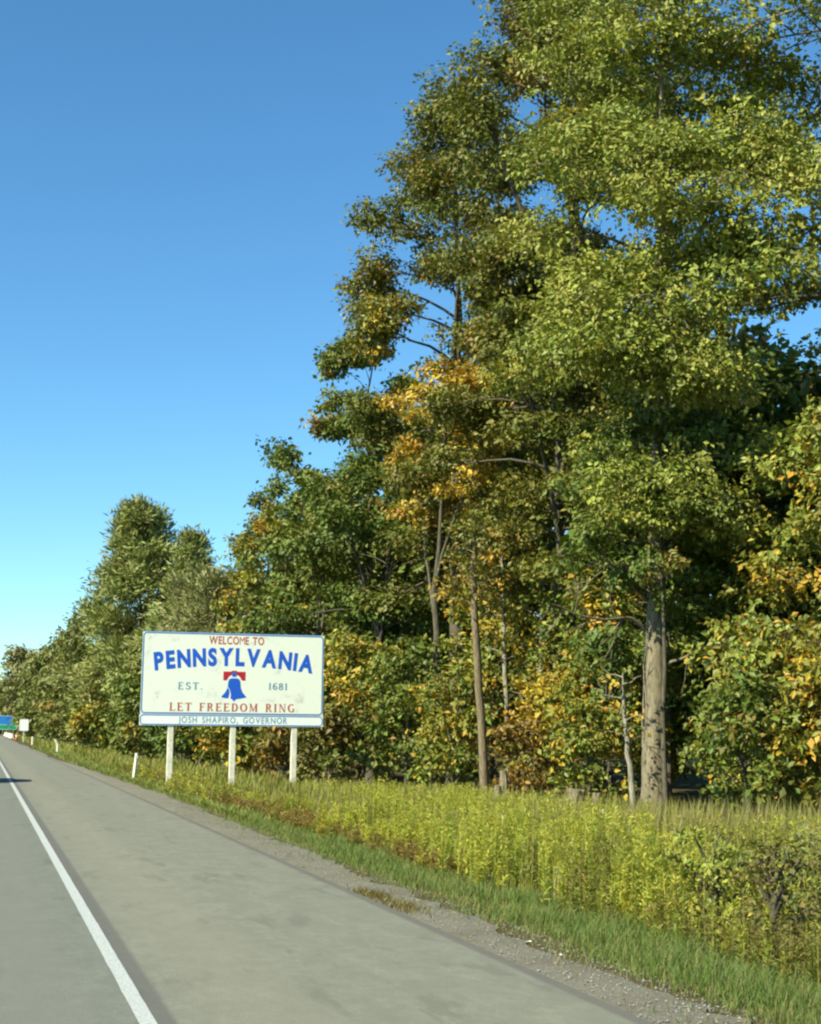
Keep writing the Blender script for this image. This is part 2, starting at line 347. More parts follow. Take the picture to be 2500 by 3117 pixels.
def skeleton(r, H, bh, R, r0, lean=(0, 0), n_p=26, n_s=6, style='round', side=None, extra=None):
    """trunk + limbs + leaf clump centres"""
    tubes = []; C = []; D = []; Rc = []
    tt = np.linspace(0, 1, 11)
    wob = np.stack([np.sin(tt * 3.1 + r.random() * 6) * .012 * H + lean[0] * tt * H, np.sin(tt * 2.7 + r.random() * 6) * .012 * H + lean[1] * tt * H], 1)
    wob += np.cumsum(r.normal(0, .007 * H, (11, 2)) * (tt > .38)[:, None], 0)
    wob -= wob[0]
    tz = tt * H * .97
    trunk = np.column_stack([wob, tz]); rad = r0 * np.interp(tt, [0, .35, .55, 1], [1, .84, .45, .04]) + .015; rad[0] *= 1.35
    tubes.append((trunk, rad, 10))
    n_l = n_p + (3 if style == 'round' and H > 12 else 0)
    for i in range(n_l + (extra[1] if extra else 0)):
        leader = n_p <= i < n_l
        q = (i + r.random() * .7) / n_p
        z = bh + (H * .97 - bh) * q ** .92
        if style == 'round': prof = math.sin(math.pi * (.16 + .80 * q)) ** .75
        elif style == 'dome': prof = (1 - q) ** .75 * .98 + .08
        elif style == 'cone': prof = (1 - q) ** .8 * .9 + .12
        elif style == 'vase': prof = .45 + .6 * math.sin(math.pi * (.05 + .8 * q))
        elif style == 'shrub': prof = .55 + .45 * math.sin(math.pi * (.1 + .8 * q))
        az = i * 2.39996 + r.normal(0, .35)
        L = R * prof * (r.uniform(.45, 1.12) if style == 'round' else r.uniform(.72, 1.12))
        if side is not None: L *= 1 + side[1] * math.cos(az - side[0])
        el = {'round': -.08 + .95 * q ** 1.5, 'cone': .25 + .75 * q, 'dome': .2 + 1.1 * q, 'vase': .45 + .7 * q, 'shrub': .5 + .6 * q}[style] + r.normal(0, .10)
        if leader: z = H * r.uniform(.38, .5); el = r.uniform(.95, 1.2); L = H * r.uniform(.38, .46); q = .1; az = r.random() * 6.28
        if i >= n_l:                           # boughs on the light side, towards the road
            q = r.random(); z = extra[2] + (extra[3] - extra[2]) * (i - n_l + r.random()) / extra[1]; az = extra[0] + r.uniform(-.9, .9); L = R * r.uniform(.35, .95); el = r.uniform(-.15, .35); q = .3
        p0 = np.array([np.interp(z, tz, trunk[:, 0]), np.interp(z, tz, trunk[:, 1]), z])
        s = np.linspace(0, 1, 7)
        h = s * L * math.cos(el); up = s * L * math.sin(el) + (.10 if style != 'round' else .16) * L * s * (1 - s) * 2 - (.10 * L * s ** 2 if style == 'round' else 0)
        azs = az + np.cumsum(r.normal(0, .07, 7))
        P = p0 + np.column_stack([h * np.cos(azs), h * np.sin(azs), up])
        rb = max(.018, r0 * .34 * (1 - .75 * q)) * min(1.0, (L / R) ** .5)
        if leader: rb = r0 * .42
        tubes.append((P, rb * (1 - .85 * s) + .006, 5))
        C.append(P[-1]); Rc.append(.15 * R * r.uniform(.8, 1.3)); D.append(unit(P[-1] - P[-2]))
        for k in range(n_s):
            u0 = .55 if style == 'round' else .28
            u = u0 + (1 - u0) * (k + r.random()) / n_s
            b = np.array([np.interp(u, s, P[:, j]) for j in range(3)])
            sg = 1 if k % 2 else -1
            a2 = az + sg * r.uniform(.5, 1.15); l2 = (L * .42 if style != 'round' else R * .36) * (1.15 - .6 * u) * r.uniform(.7, 1.2)
            e2 = el * .6 + r.normal(.03, .14 if style == 'round' else .22)
            d2 = np.array([math.cos(a2) * math.cos(e2), math.sin(a2) * math.cos(e2), math.sin(e2)])
            s2 = np.linspace(0, 1, 4)[:, None]
            Q = b + d2 * l2 * s2 + r.normal(0, .03 * l2, (4, 3)) * s2
            tubes.append((Q, rb * .38 * (1 - .8 * s2[:, 0]) + .004, 4))
            C.append(Q[-1]); Rc.append(.135 * R * r.uniform(.7, 1.35)); D.append(unit(d2[None])[0])
            if r.random() < .6: C.append(Q[2] + r.normal(0, .05 * R, 3) * (1, 1, .4)); Rc.append(.12 * R * r.uniform(.7, 1.3)); D.append(unit(d2[None])[0])
    return tubes, np.array(C), np.array(Rc), np.array(D)

def tubes_mesh(name, tubes, mat, parent):
    b = MB()
    for P, R, s in tubes: b.add(*tube_np(P, R, s))
    return b.build(name, mat, parent, smooth=True)

def plant(name, label, cat, x, y, H, R, seed, pal, nleaf, size, bh=None, r0=None, style='round', flat=.5, asp=.6, bark=None,
          group=None, n_p=26, n_s=6, lean=(0, 0), pal2=None, upb=.9, feather=False, side=None, extra=None, clump=1.0, part='crown', stem='trunk', ymul=1.0, drop=0.0):
    r = np.random.default_rng(seed)
    z = float(gz(x, y)) - .08
    root = empty(name, (x, y, z)); tag(root, label, cat, group)
    bh = H * .3 if bh is None else bh; r0 = H * .014 if r0 is None else r0
    tubes, C, Rc, D = skeleton(r, H, bh, R, r0, lean, n_p, n_s, style, side, extra)
    Rc = Rc * clump
    if style == 'shrub' or y > 80 or cat == T and group: tubes = [t for t in tubes if t[2] > 4]      # twigs too fine to see
    C[:, 2] = np.maximum(C[:, 2], .15)
    if drop:
        keep = r.random(len(C)) > drop; C, Rc, D = C[keep], Rc[keep], D[keep]
    tubes_mesh(stem, tubes, bark or BARK_D, root)
    V, F, c = clump_leaves(r, C, Rc, nleaf, pal, size, flat, upb, asp, D + np.array([0, 0, .35]) if feather else None)
    mesh_np(part, V, F, LEAF, root, col=c)
    if pal2:                                   # a bough whose leaves have turned: its own part
        pn, cz, cr, nl, lab = pal2
        k = np.linalg.norm(C - np.array(cz), axis=1) < cr
        if k.sum() > 3:
            V, F, c = clump_leaves(r, C[k] + r.normal(0, .15, (k.sum(), 3)), Rc[k] * 1.06, nl, pn, size, flat, upb, asp)
            o = mesh_np("autumn_bough", V, F, LEAF, root, col=c); o["label"] = lab
    return root

T = "tree"
# --- front row of the wood, nearest first
main = plant("maple_tree", "tallest yellow-green tree with thick bare trunk and dead lower limbs", T, 15.9, 33.6, 25.5, 4.8, 21, LIME, 120000, .135, bh=9.0, r0=.25, bark=BARK, n_p=30, n_s=8, flat=.46, clump=1.38, drop=.20, side=(-.5, .2), extra=(-1.8, 24, 6.6, 19.0))
plant("shade_maple_tree", "added dark-leaved maple standing for shaded lower boughs before the thick bare trunk", T, 15.6, 32.3, 9.8, 2.2, 43, DARKG, 11000, .14, bh=5.9, r0=.05, n_p=22, n_s=5, flat=.5, clump=1.2)  # added tree: its dark leaves stand for shaded boughs of the big tree
plant("shade_maple_tree", "added dark green maple keeping the gap behind the thick bare trunk dark", T, 17.4, 36.0, 11.5, 3.4, 44, DARKG, 18000, .17, bh=3.5, r0=.1, n_p=26, n_s=5, flat=.55, clump=1.2)  # added tree: dark leaf colour makes the hollow behind the trunk look shaded
plant("maple_tree", "bright green tree leaning into the picture at the upper right edge", T, 21.4, 27.0, 24, 6.6, 22, LIME, 48000, .165, bh=8.5, r0=.3, n_p=26, n_s=8, flat=.4, drop=.1, clump=1.2)
plant("beech_tree", "low tree with yellowing drooping leaves at the right edge", T, 19.2, 27.0, 8.4, 4.3, 23, YELG, 26000, .17, bh=1.6, r0=.13, n_p=28, n_s=7, flat=.6, upb=.6)
plant("oak_tree", "tall olive oak reaching the top of the picture left of the tallest tree", T, 18.7, 44.5, 27.5, 4.5, 24, OLIVE, 84000, .16, bh=8, r0=.33, n_p=44, n_s=6, flat=.65, clump=1.3)
plant("oak_tree", "tall brownish oak whose crown stands furthest left against the upper sky", T, 16.6, 51.5, 26.2, 4.4, 25, OLIVE, 88000, .165, bh=7.5, r0=.30, n_p=50, n_s=6, flat=.65, clump=1.3,
      pal2=(GOLD, (-3.0, -1.6, 17.5), 2.0, 1200, "orange leaves on the left of the crown"))
plant("oak_tree", "mid-height olive tree in front of the tall oaks with sky gaps below it", T, 16.9, 42.0, 16.5, 4.4, 26, OLIVE, 40000, .17, bh=6.5, r0=.2, flat=.55)
plant("birch_tree", "orange-gold tree halfway up the wood beneath the tall brownish oak", T, 14.7, 48.0, 14.6, 2.3, 27, GOLD, 8000, .18, bh=9.8, r0=.14, n_p=22, flat=.6)
plant("maple_tree", "dark green maple just right of and behind the large sign", T, 14.6, 56.0, 14.0, 4.2, 28, DARKG, 34000, .19, bh=2.6, r0=.2, flat=.55)
plant("maple_tree", "dense green tree with leafy top below the gold tree", T, 15.9, 62.0, 19.6, 3.9, 29, GREEN, 30000, .22, bh=3, r0=.2, flat=.6)
plant("ash_tree", "green tree with ragged left edge standing above the sign's right end", T, 13.9, 62.5, 13.4, 3.1, 30, GREEN, 17000, .22, bh=2, r0=.15, flat=.6)
plant("ash_tree", "slender tree with a lone leafy sprig sticking up above the sign", T, 13.8, 77.5, 15.2, 1.7, 31, DARKG, 6000, .22, bh=4.5, r0=.13, n_p=20, flat=.6, style='vase')
plant("locust_tree", "bushy olive tree rising behind the middle of the sign", T, 14.0, 70.0, 12.0, 3.8, 32, YELG, 17000, .24, bh=1.5, r0=.14, flat=.6)
plant("willow_tree", "pale grey-green feathery tree behind the sign's upper edge", T, 13.4, 84.0, 9.2, 3.4, 33, PALE, 12000, .46, bh=.8, r0=.12, style='vase', asp=.22, feather=True, flat=.8)
plant("willow_tree", "pale spiky tree with upright bare tips left of the slender tree", T, 13.4, 94.0, 9.4, 3.4, 34, PALE, 10000, .52, bh=.8, r0=.12, style='vase', asp=.2, feather=True, flat=.8)
plant("locust_tree", "rounded green tree filling the space behind the sign's left end", T, 13.2, 104.0, 10.4, 3.8, 35, FEATH, 10000, .54, bh=.8, r0=.14, style='round', asp=.25, feather=True, flat=.7)
plant("silver_maple_tree", "tall feathery pale-green tree standing alone above the sign's left corner", T, 12.9, 131.0, 21.4, 7.2, 36, FEATH, 42000, .52, bh=1.5, r0=.26, style='dome', asp=.28, feather=True, flat=.8, n_p=64, n_s=6, clump=.95, drop=.12)
plant("silver_maple_tree", "shorter feathery tree joined to the right of the tallest far tree", T, 16.4, 124.0, 18.6, 3.6, 37, FEATH, 17000, .55, bh=2.5, r0=.2, style='dome', asp=.24, feather=True, flat=.7)
plant("maple_tree", "dark shaggy tree left of the sign with pale dead twigs", T, 11.6, 160.0, 14.8, 4.8, 38, HAZEG, 12000, .5, bh=1.2, r0=.18, style='round', asp=.4)
plant("maple_tree", "round bushy tree far down the road with orange-tinged top", T, 11.2, 205.0, 13.0, 5.0, 39, HAZEG, 9500, .62, bh=.8, r0=.2, asp=.5)
plant("maple_tree", "olive tree farther along beside the round orange-topped one", T, 10.6, 245.0, 13.8, 5.2, 40, HAZEG, 8000, .72, bh=.8, r0=.2, asp=.5)
plant("poplar_tree", "thin-crowned pale tree standing tallest at the far left", T, 8.6, 355.0, 19.5, 5.4, 41, PALE, 4200, 1.1, bh=5, r0=.25, n_p=18, n_s=5, asp=.5, flat=.6)
plant("poplar_tree", "sparse grey-green tree right of the far-left thin-crowned one", T, 13.5, 300.0, 15.5, 5.0, 42, PALE, 5000, 1.0, bh=2, r0=.22, asp=.5, flat=.6)
for k, (x, y_, h, rr, lab) in enumerate([(6.8, 460, 13, 6, "hazy olive tree at the far end of the road by the frame's left edge"), (9.5, 420, 12, 6, "low broad tree behind the far roadside signs"), (3.0, 640, 13, 8, "distant dull tree where the road vanishes")]):
    plant("far_tree", lab, T, x, y_, h, rr, 60 + k, OLIVE, 4500, 1.2, bh=.6, r0=.2, asp=.6)

# --- wood behind the front row
r_ = np.random.default_rng(5)
deep = [(20.5, 36, 12, 4.2), (23, 31, 9, 4.2), (25, 40, 11, 4.6), (21.5, 53, 17, 4.2), (26, 50, 17, 5), (20, 60, 15, 4.2), (24, 64, 16, 5), (19.5, 72, 13.5, 4.2), (24, 78, 14, 5), (18.5, 86, 11.5, 4.2),
        (22, 96, 12.5, 5), (18, 108, 12, 4.5), (22, 122, 13, 5), (18, 146, 13.5, 4.6), (17, 178, 12.5, 5), (16, 222, 12, 5), (30, 34, 9, 5), (32, 46, 12, 5.5), (33, 60, 16, 6), (36, 76, 16, 6), (32, 98, 15, 6), (28, 130, 14, 6), (25, 24, 8, 4.5), (31, 25, 8, 5)]
DEEP_LAB = "green tree standing deep in the wood behind the roadside trees"
for k, (x, y_, h, rr) in enumerate(deep):
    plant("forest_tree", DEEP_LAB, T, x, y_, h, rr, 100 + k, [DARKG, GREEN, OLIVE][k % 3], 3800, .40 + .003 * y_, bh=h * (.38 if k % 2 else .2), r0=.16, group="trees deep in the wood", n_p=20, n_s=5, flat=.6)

# far wood closing the view between the trunks: one mass
rw = np.random.default_rng(8); nw = 520
wy = rw.uniform(12, 260, nw); wx = rw.uniform(0, 14, nw) + np.interp(wy, [12, 60, 260], [36, 40, 26])
wc = np.stack([wx, wy, rw.uniform(.3, 8.5, nw)], 1)
V, F, c = clump_leaves(rw, wc, rw.uniform(1.2, 2.2, nw), 36000, DARKG, .62, .8)
tag(mesh_np("distant_wood", V, F, LEAF, col=c), "dim green mass of woodland seen between the trunks", "woodland", kind="stuff")

# --- understorey shrubs along the edge of the wood
S_ = "shrub"
shrubs = [
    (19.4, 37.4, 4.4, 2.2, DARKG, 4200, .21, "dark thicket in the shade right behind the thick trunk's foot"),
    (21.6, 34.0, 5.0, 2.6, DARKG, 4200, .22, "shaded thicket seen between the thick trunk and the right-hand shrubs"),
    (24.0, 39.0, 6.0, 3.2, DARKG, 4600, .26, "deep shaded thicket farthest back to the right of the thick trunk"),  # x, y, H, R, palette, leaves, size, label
    (17.2, 30.6, 3.4, 1.7, YELG, 4200, .17, "yellow-leaved shrub right of the thick bare trunk's foot"),
    (15.3, 27.8, 2.6, 1.4, GREEN, 3600, .17, "green leafy shrub before the lower right of the wood"),
    (16.6, 26.4, 3.2, 1.5, YELG, 3600, .17, "shrub with yellow hanging leaves near the right edge"),
    (17.3, 24.3, 3.0, 1.5, RUST, 3400, .17, "rusty-leaved shrub at the right edge above the tall grass"),
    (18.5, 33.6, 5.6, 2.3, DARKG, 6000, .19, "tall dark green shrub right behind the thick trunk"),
    (15.0, 35.6, 2.4, 1.2, YELG, 2600, .17, "small yellow-green shrub left of the thick trunk's foot"),
    (16.3, 37.2, 5.2, 2.0, YELG, 5200, .19, "tall yellow-flecked shrub left of the thick trunk"),
    (14.6, 38.6, 1.9, 1.2, RUST, 2000, .17, "low brown shrub among the small stumps"),
    (15.9, 40.2, 3.3, 1.5, GOLD, 3000, .18, "orange and gold bush between the thin trunks"),
    (17.6, 40.4, 6.4, 2.4, GREEN, 6000, .20, "large green shrub under the sky gaps"),
    (14.3, 44.6, 3.2, 1.7, YELG, 3600, .19, "yellow-green shrub left of the leaning trunk"),
    (16.2, 46.6, 6.0, 2.3, YELG, 5600, .21, "tall mixed green and yellow shrub behind the leaning trunk"),
    (13.8, 48.4, 4.2, 2.0, GREEN, 4200, .21, "rounded green shrub near the sign's right post"),
    (13.2, 52.4, 4.6, 2.2, YELG, 4400, .22, "yellow-green shrub just right of the sign"),
    (12.0, 52.0, 2.4, 1.5, BROWN, 2400, .21, "brownish bush under the sign's right end"),
    (11.4, 56.5, 2.9, 1.8, RUST, 2800, .23, "rust-tinged bush under the middle of the sign"),
    (12.6, 60.5, 4.4, 2.2, GREEN, 3800, .25, "green bush behind the sign's middle post"),
    (10.6, 66.0, 3.0, 2.0, YELG, 2800, .26, "olive bush under the sign's left half"),
    (12.4, 74.0, 5.6, 2.6, DARKG, 3800, .30, "dark green bush behind the sign's left post"),
    (10.4, 80.0, 3.6, 2.4, DARKG, 3200, .32, "dense dark bush beside the nearest white marker post"),
    (9.8, 96.0, 4.2, 2.8, GREEN, 3200, .36, "rounded bush left of the sign behind the marker post"),
    (11.4, 112.0, 6.5, 3.2, FEATH, 3400, .42, "tall bush rising left of the sign's edge"),
    (9.2, 126.0, 2.6, 2.4, YELG, 2200, .42, "yellowish low bush by the second marker post"),
    (10.6, 145.0, 5.6, 3.2, GREEN, 2800, .5, "bush under the shaggy tree left of the sign"),
    (10.2, 185.0, 5.2, 3.4, OLIVE, 2400, .6, "bush in front of the round orange-topped tree"),
    (9.8, 225.0, 5.0, 3.6, OLIVE, 2200, .7, "dull green bush behind the far white sign"),
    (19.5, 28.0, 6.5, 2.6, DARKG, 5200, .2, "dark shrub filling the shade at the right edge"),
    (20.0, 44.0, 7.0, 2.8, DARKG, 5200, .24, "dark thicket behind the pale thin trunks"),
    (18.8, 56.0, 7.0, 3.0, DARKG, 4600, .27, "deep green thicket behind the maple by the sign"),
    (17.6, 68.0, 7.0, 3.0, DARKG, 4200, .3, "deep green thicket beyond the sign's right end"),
]
for k, (x, y_, h, rr, pal, nl, s, lab) in enumerate(shrubs):
    plant("shrub", lab, S_, x, y_, h, rr, 200 + k, pal, nl, s, bh=.15 * h, r0=.035 + .006 * h, style='shrub', n_p=16, n_s=5, flat=.75, upb=.7, clump=1.35, part='foliage', stem='stem', group="shrubs along the edge of the wood")

# --- slender trunks at the edge of the wood
def slender(name, label, P, R, bark, crown=None, seed=0):
    P = np.array(P, float); x, y_ = P[0, 0], P[0, 1]; z = float(gz(x, y_)) - .1
    root = empty(name, (x, y_, z)); tag(root, label, T, "thin trunks at the edge of the wood")
    Q = P - np.array([x, y_, z]); r = np.random.default_rng(seed)
    s = np.linspace(0, 1, 14); Pi = np.column_stack([np.interp(s, np.linspace(0, 1, len(Q)), Q[:, j]) for j in range(3)]); Pi[0, 2] = 0
    Pi[1:, :2] += r.normal(0, .02, (13, 2))
    Ri = np.interp(s, np.linspace(0, 1, len(R)), R)
    tubes = [(Pi, Ri, 10)]; C = []
    if crown:
        pal, t0, t1, rad, nl, size = crown
        for k in range(16):
            u = t0 + (t1 - t0) * k / 15; b = np.array([np.interp(u, s, Pi[:, j]) for j in range(3)]); a = k * 2.4
            e = b + np.array([math.cos(a), math.sin(a), .35]) * rad * r.uniform(.5, 1.1)
            tubes.append((np.linspace(b, e, 4) + r.normal(0, .02, (4, 3)), np.linspace(.02, .006, 4), 4)); C += [e, b * .4 + e * .6]
    tubes_mesh("trunk", tubes, bark, root)
    if crown:
        V, F, c = clump_leaves(r, np.array(C), np.full(len(C), rad * .42), nl, pal, size, .8, .6)
        mesh_np("crown", V, F, LEAF, root, col=c)
    return root
slender("slender_tree", "slim brown trunk leaning left, wrapped in orange leaves near its top", [(14.58, 42.4, -.5), (14.3, 42.1, 2.5), (14.0, 41.7, 5.0), (13.87, 41.5, 6.4), (13.9, 41.5, 7.6)], [.15, .12, .11, .09, .04], BARK_B, (GOLD2, .58, .92, .9, 1000, .15), 1)
slender("slender_tree", "thin pale trunk rising right of the leaning brown trunk", [(16.0, 44.4, -.4), (15.9, 44.2, 2), (15.75, 44.1, 4.4), (15.7, 44.1, 7.5)], [.09, .08, .07, .04], BARK_L, (YELG, .62, 1, 1.1, 900, .17), 2)
slender("slender_tree", "crooked pale trunk partly hidden by gold leaves", [(15.9, 41.8, -.4), (15.7, 41.6, 1.4), (16.05, 41.7, 2.9), (16.1, 41.7, 5.5)], [.12, .09, .07, .04], BARK_L, (YELG, .6, 1, 1.0, 900, .17), 3)
slender("slender_tree", "whitish straight trunk in the gap left of the thick trunk", [(17.5, 43.0, -.4), (17.5, 43.0, 3.5), (17.5, 43.0, 8)], [.14, .12, .07], BARK_L, (GREEN, .55, 1, 1.3, 1000, .18), 4)
slender("sapling", "short whitish sapling trunk close left of the thick trunk", [(14.97, 32.8, -.5), (14.9, 32.7, .6), (14.72, 32.6, 1.8), (14.6, 32.5, 3.2)], [.085, .075, .06, .02], BARK_L, (YELG, .62, 1, .5, 200, .13), 5)
slender("slender_tree", "grey trunk at the right edge half hidden by shrubs", [(19.6, 30.6, -.4), (19.7, 30.4, 3), (19.9, 30.3, 7.5)], [.13, .11, .06], BARK, (GREEN, .5, 1, 1.2, 900, .18), 6)
def stump(label, x, y_, h, rad, seed):
    r = np.random.default_rng(seed); z = float(gz(x, y_)) - .05
    b = MB(); P = np.column_stack([np.linspace(0, r.normal(0, .06), 5), np.linspace(0, .03, 5), np.linspace(0, h, 5)])
    b.tube(P, np.array([1.3, 1.08, 1.0, .97, .93]) * rad, 11)
    o = b.build("stump", BARK, smooth=False); o.location = (x, y_, z)
    o.data.vertices.foreach_set("co", (np.array([v.co for v in o.data.vertices]) + r.normal(0, rad * .13, (len(o.data.vertices), 3))).ravel().astype(np.float32))
    tag(o, label, "stump", "stumps at the edge of the wood")
stump("wide pale stump left of the short sapling", 14.15, 34.4, .95, .20, 1)
stump("narrow stump just right of the wide pale stump", 14.55, 34.0, .85, .11, 2)
stump("small pointed stump right of the leaning trunk's foot", 13.1, 37.4, .95, .09, 3)
stump("tilted stub of trunk beneath the gold bush", 13.75, 38.4, 1.25, .11, 4)

# --- dead limbs and bark vines on the thick trunk (parts of that tree)
def dead_limb(pts, r0, seed, forks=4):
    r = np.random.default_rng(seed); P = np.array(pts, float); s = np.linspace(0, 1, 10)
    P = np.column_stack([np.interp(s, np.linspace(0, 1, len(P)), P[:, j]) for j in range(3)]); P[1:] += r.normal(0, .03, (9, 3))
    tubes = [(P, r0 * (1 - .8 * s) + .008, 6)]
    for k in range(forks):
        i = 3 + int(6 * k / forks); d = unit(P[i] - P[i - 1] + r.normal(0, .25, 3)) + np.array([0, 0, r.choice([-1.1, .9])])
        l = r.uniform(.5, 1.1); Q = P[i] + unit(d) * l * np.linspace(0, 1, 6)[:, None] + np.cumsum(r.normal(0, .04, (6, 3)), 0) * np.linspace(0, 1, 6)[:, None]
        tubes.append((Q, np.linspace(r0 * .42, .007, 6), 4))
        d2 = unit(d + r.normal(0, .6, 3)); Q2 = Q[3] + d2 * l * .5 * np.linspace(0, 1, 4)[:, None]
        tubes.append((Q2, np.linspace(r0 * .25, .006, 4), 4))
    tubes_mesh("dead_limb", tubes, BARK, main)
dead_limb([(-.2, -.1, 4.75), (-.7, -.3, 5.05), (-1.3, -.5, 4.95), (-2.3, -.8, 5.0), (-3.0, -1.0, 5.25)], .05, 1, 7)
dead_limb([(-.2, -.1, 5.5), (-.7, -.4, 5.9), (-1.4, -.7, 6.3), (-2.2, -.9, 7.0)], .05, 2, 4)
dead_limb([(.2, -.2, 5.2), (.7, -.5, 5.6), (1.2, -.7, 5.9)], .04, 3, 3)
dead_limb([(.2, -.1, 3.8), (.8, -.4, 4.2), (1.6, -.7, 4.6), (2.4, -.9, 4.8)], .04, 4, 3)
dead_limb([(.1, -.2, 6.6), (.6, -.6, 7.2), (.9, -1.1, 7.9)], .045, 5, 3)
r = np.random.default_rng(77)          # dry vines climbing the trunk
vt = []
for k in range(34):
    a0 = r.uniform(0, 6.28); n = 10; zz = np.linspace(r.uniform(0, .5), r.uniform(2.2, 5.6), n); aa = a0 + np.cumsum(r.normal(0, .22, n))
    rr = np.interp(zz, [0, 1, 6], [.36, .275, .225]) * r.uniform(.97, 1.10)
    vt.append((np.column_stack([np.cos(aa) * rr, np.sin(aa) * rr, zz]), np.full(n, r.uniform(.007, .02)), 4))
tubes_mesh("climbing_vine", vt, BARK_L, main)

# ------------------------------------------------------------------ grass and weeds (stuff)
def blades(r, x, y_, h, w, lean, colr, jit=.2):
    n = len(x); a = r.random(n) * 6.283; ln = lean * r.uniform(.2, 1.2, n) * h
    d = np.stack([np.cos(a), np.sin(a), np.zeros(n)], 1); b = np.stack([-np.sin(a + r.normal(0, .8, n)), np.cos(a), np.zeros(n)], 1)
    b = unit(b); P = np.stack([x, y_, gz(x, y_) - .01], 1)
    M = P + d * (ln * .3)[:, None] + np.array([0, 0, 1]) * (h * .6)[:, None]; Tp = P + d * ln[:, None] + np.array([0, 0, 1]) * h[:, None]
    w = w[:, None]
    V = np.stack([P - b * w * .5, P + b * w * .5, M + b * w * .42, M - b * w * .42, Tp], 1).reshape(-1, 3)
    i = np.arange(n)[:, None] * 5
    c = colr[r.integers(0, len(colr), n)] * r.uniform(1 - jit, 1 + jit, (n, 1))
    return V, [i + np.array([[0, 1, 2, 3]]), i + np.array([[3, 2, 4]])], np.repeat(np.clip(c, .01, .6), 5, 0)
def join(*parts):
    V = []; F = {}; C = []; n = 0
    for v, f, c in parts:
        for q in (f if isinstance(f, list) else [f]): F.setdefault(q.shape[1], []).append(q + n)
        V.append(v); C.append(c); n += len(v)
    return np.concatenate(V), [np.concatenate(q) for q in F.values()], np.concatenate(C)
def field(r, n, x0, x1, y0, y1, p=1.0, wig=.0):
    y_ = y0 + (y1 - y0) * r.random(n) ** p; x = x0 + (x1 - x0) * r.random(n)
    return x + wig * np.sin(y_ * .8), y_
r = np.random.default_rng(31)
G_GREEN = np.array([(.14, .22, .045), (.11, .19, .045), (.18, .25, .06), (.22, .22, .08)])
G_DRY = np.array([(.30, .24, .11), (.24, .19, .09), (.20, .19, .06)])
G_TALL = np.array([(.22, .245, .05), (.26, .265, .055), (.18, .215, .045), (.29, .27, .08)])
# low verge grass
x, y_ = field(r, 50000, 4.9, 6.45, 7.5, 32, 1.5, .06); h = r.uniform(.05, .17, 50000) * np.clip((x - 4.72) / .5, .35, 1.15)
pq = np.sin(y_ * 1.7 + x * 4) + np.sin(y_ * .6 - x * 2.3 + 1) + .8 * np.sin(y_ * 4.1 + x * 7)
keep = r.random(50000) < np.clip((x - 4.66 - .012 * np.clip(y_ - 12, 0, 40) - .09 * pq) / .4, .05, 1) * np.clip(.75 + .2 * pq, .3, 1); x, y_, h, pq = x[keep], y_[keep], h[keep], pq[keep]
h = h * (1 + .22 * pq)
dry = r.random(len(x)) < np.clip(.16 - .22 * pq, .03, .7)
p1 = blades(r, x[~dry], y_[~dry], h[~dry], .0035 + .0003 * y_[~dry], .8, G_GREEN)
p1d = blades(r, x[dry], y_[dry], h[dry] * .8, .0035 + .0003 * y_[dry], 1.0, np.vstack([G_DRY, G_TALL]))
x, y_ = field(r, 14000, 4.75, 6.9, 30, 150, 1.3); x = np.maximum(x, np.interp(y_, [30, 50, 90], [5.25, 5.2, 4.6])); p2 = blades(r, x, y_, r.uniform(.08, .24, 14000), .012 + .0006 * y_, .6, np.vstack([G_GREEN, G_TALL]))
x, y_ = field(r, 9000, 4.25, 5.4, 7.5, 35, 1.3); kk = r.random(9000) < np.clip((x - 4.2) / 1.1 + .25 * np.sin(y_ * 1.9 + x * 5) - .12, .015, 1); x, y_ = x[kk], y_[kk]; p3 = blades(r, x, y_, r.uniform(.03, .11, len(x)), np.full(len(x), .007), .9, np.vstack([G_DRY, G_GREEN]))
V, F, c = join(p1, p1d, p2, p3)
tag(mesh_np("verge_grass", V, F, GRASS, col=c), "short green grass strip between the gravel and the tall weeds", "grass", kind="stuff")
# tall grass among and behind the weeds
x, y_ = field(r, 34000, 6.6, 15.5, 12, 45, 1.0); h = r.uniform(.3, .9, 34000) * np.clip((x - 5.6) / 2, .5, 1)
kk = (x > 8.6) | (r.random(len(x)) < .3); x, y_, h = x[kk], y_[kk], h[kk]
p1 = blades(r, x, y_, h, .010 + .0006 * y_, .35, G_TALL)
x, y_ = field(r, 12000, 6.9, 12.5, 40, 130, 1.2); p2 = blades(r, x, y_, r.uniform(.3, .7, 12000), .016 + .0008 * y_, .35, G_TALL)
x, y_ = field(r, 5000, 6.0, 10.5, 120, 330, 1.2); p3 = blades(r, x, y_, r.uniform(.3, .8, 5000), np.full(5000, .2), .3, G_TALL)
x, y_ = field(r, 9000, 9.5, 15.5, 11, 26, 1.0); p4 = blades(r, x, y_, r.uniform(.7, 1.3, 9000), .011 + .0006 * y_, .25, np.vstack([G_TALL, G_DRY]))
V, F, c = join(p1, p2, p3, p4)
tag(mesh_np("tall_grass", V, F, GRASS, col=c), "tall pale grass filling the ditch before the wood", "grass", kind="stuff")
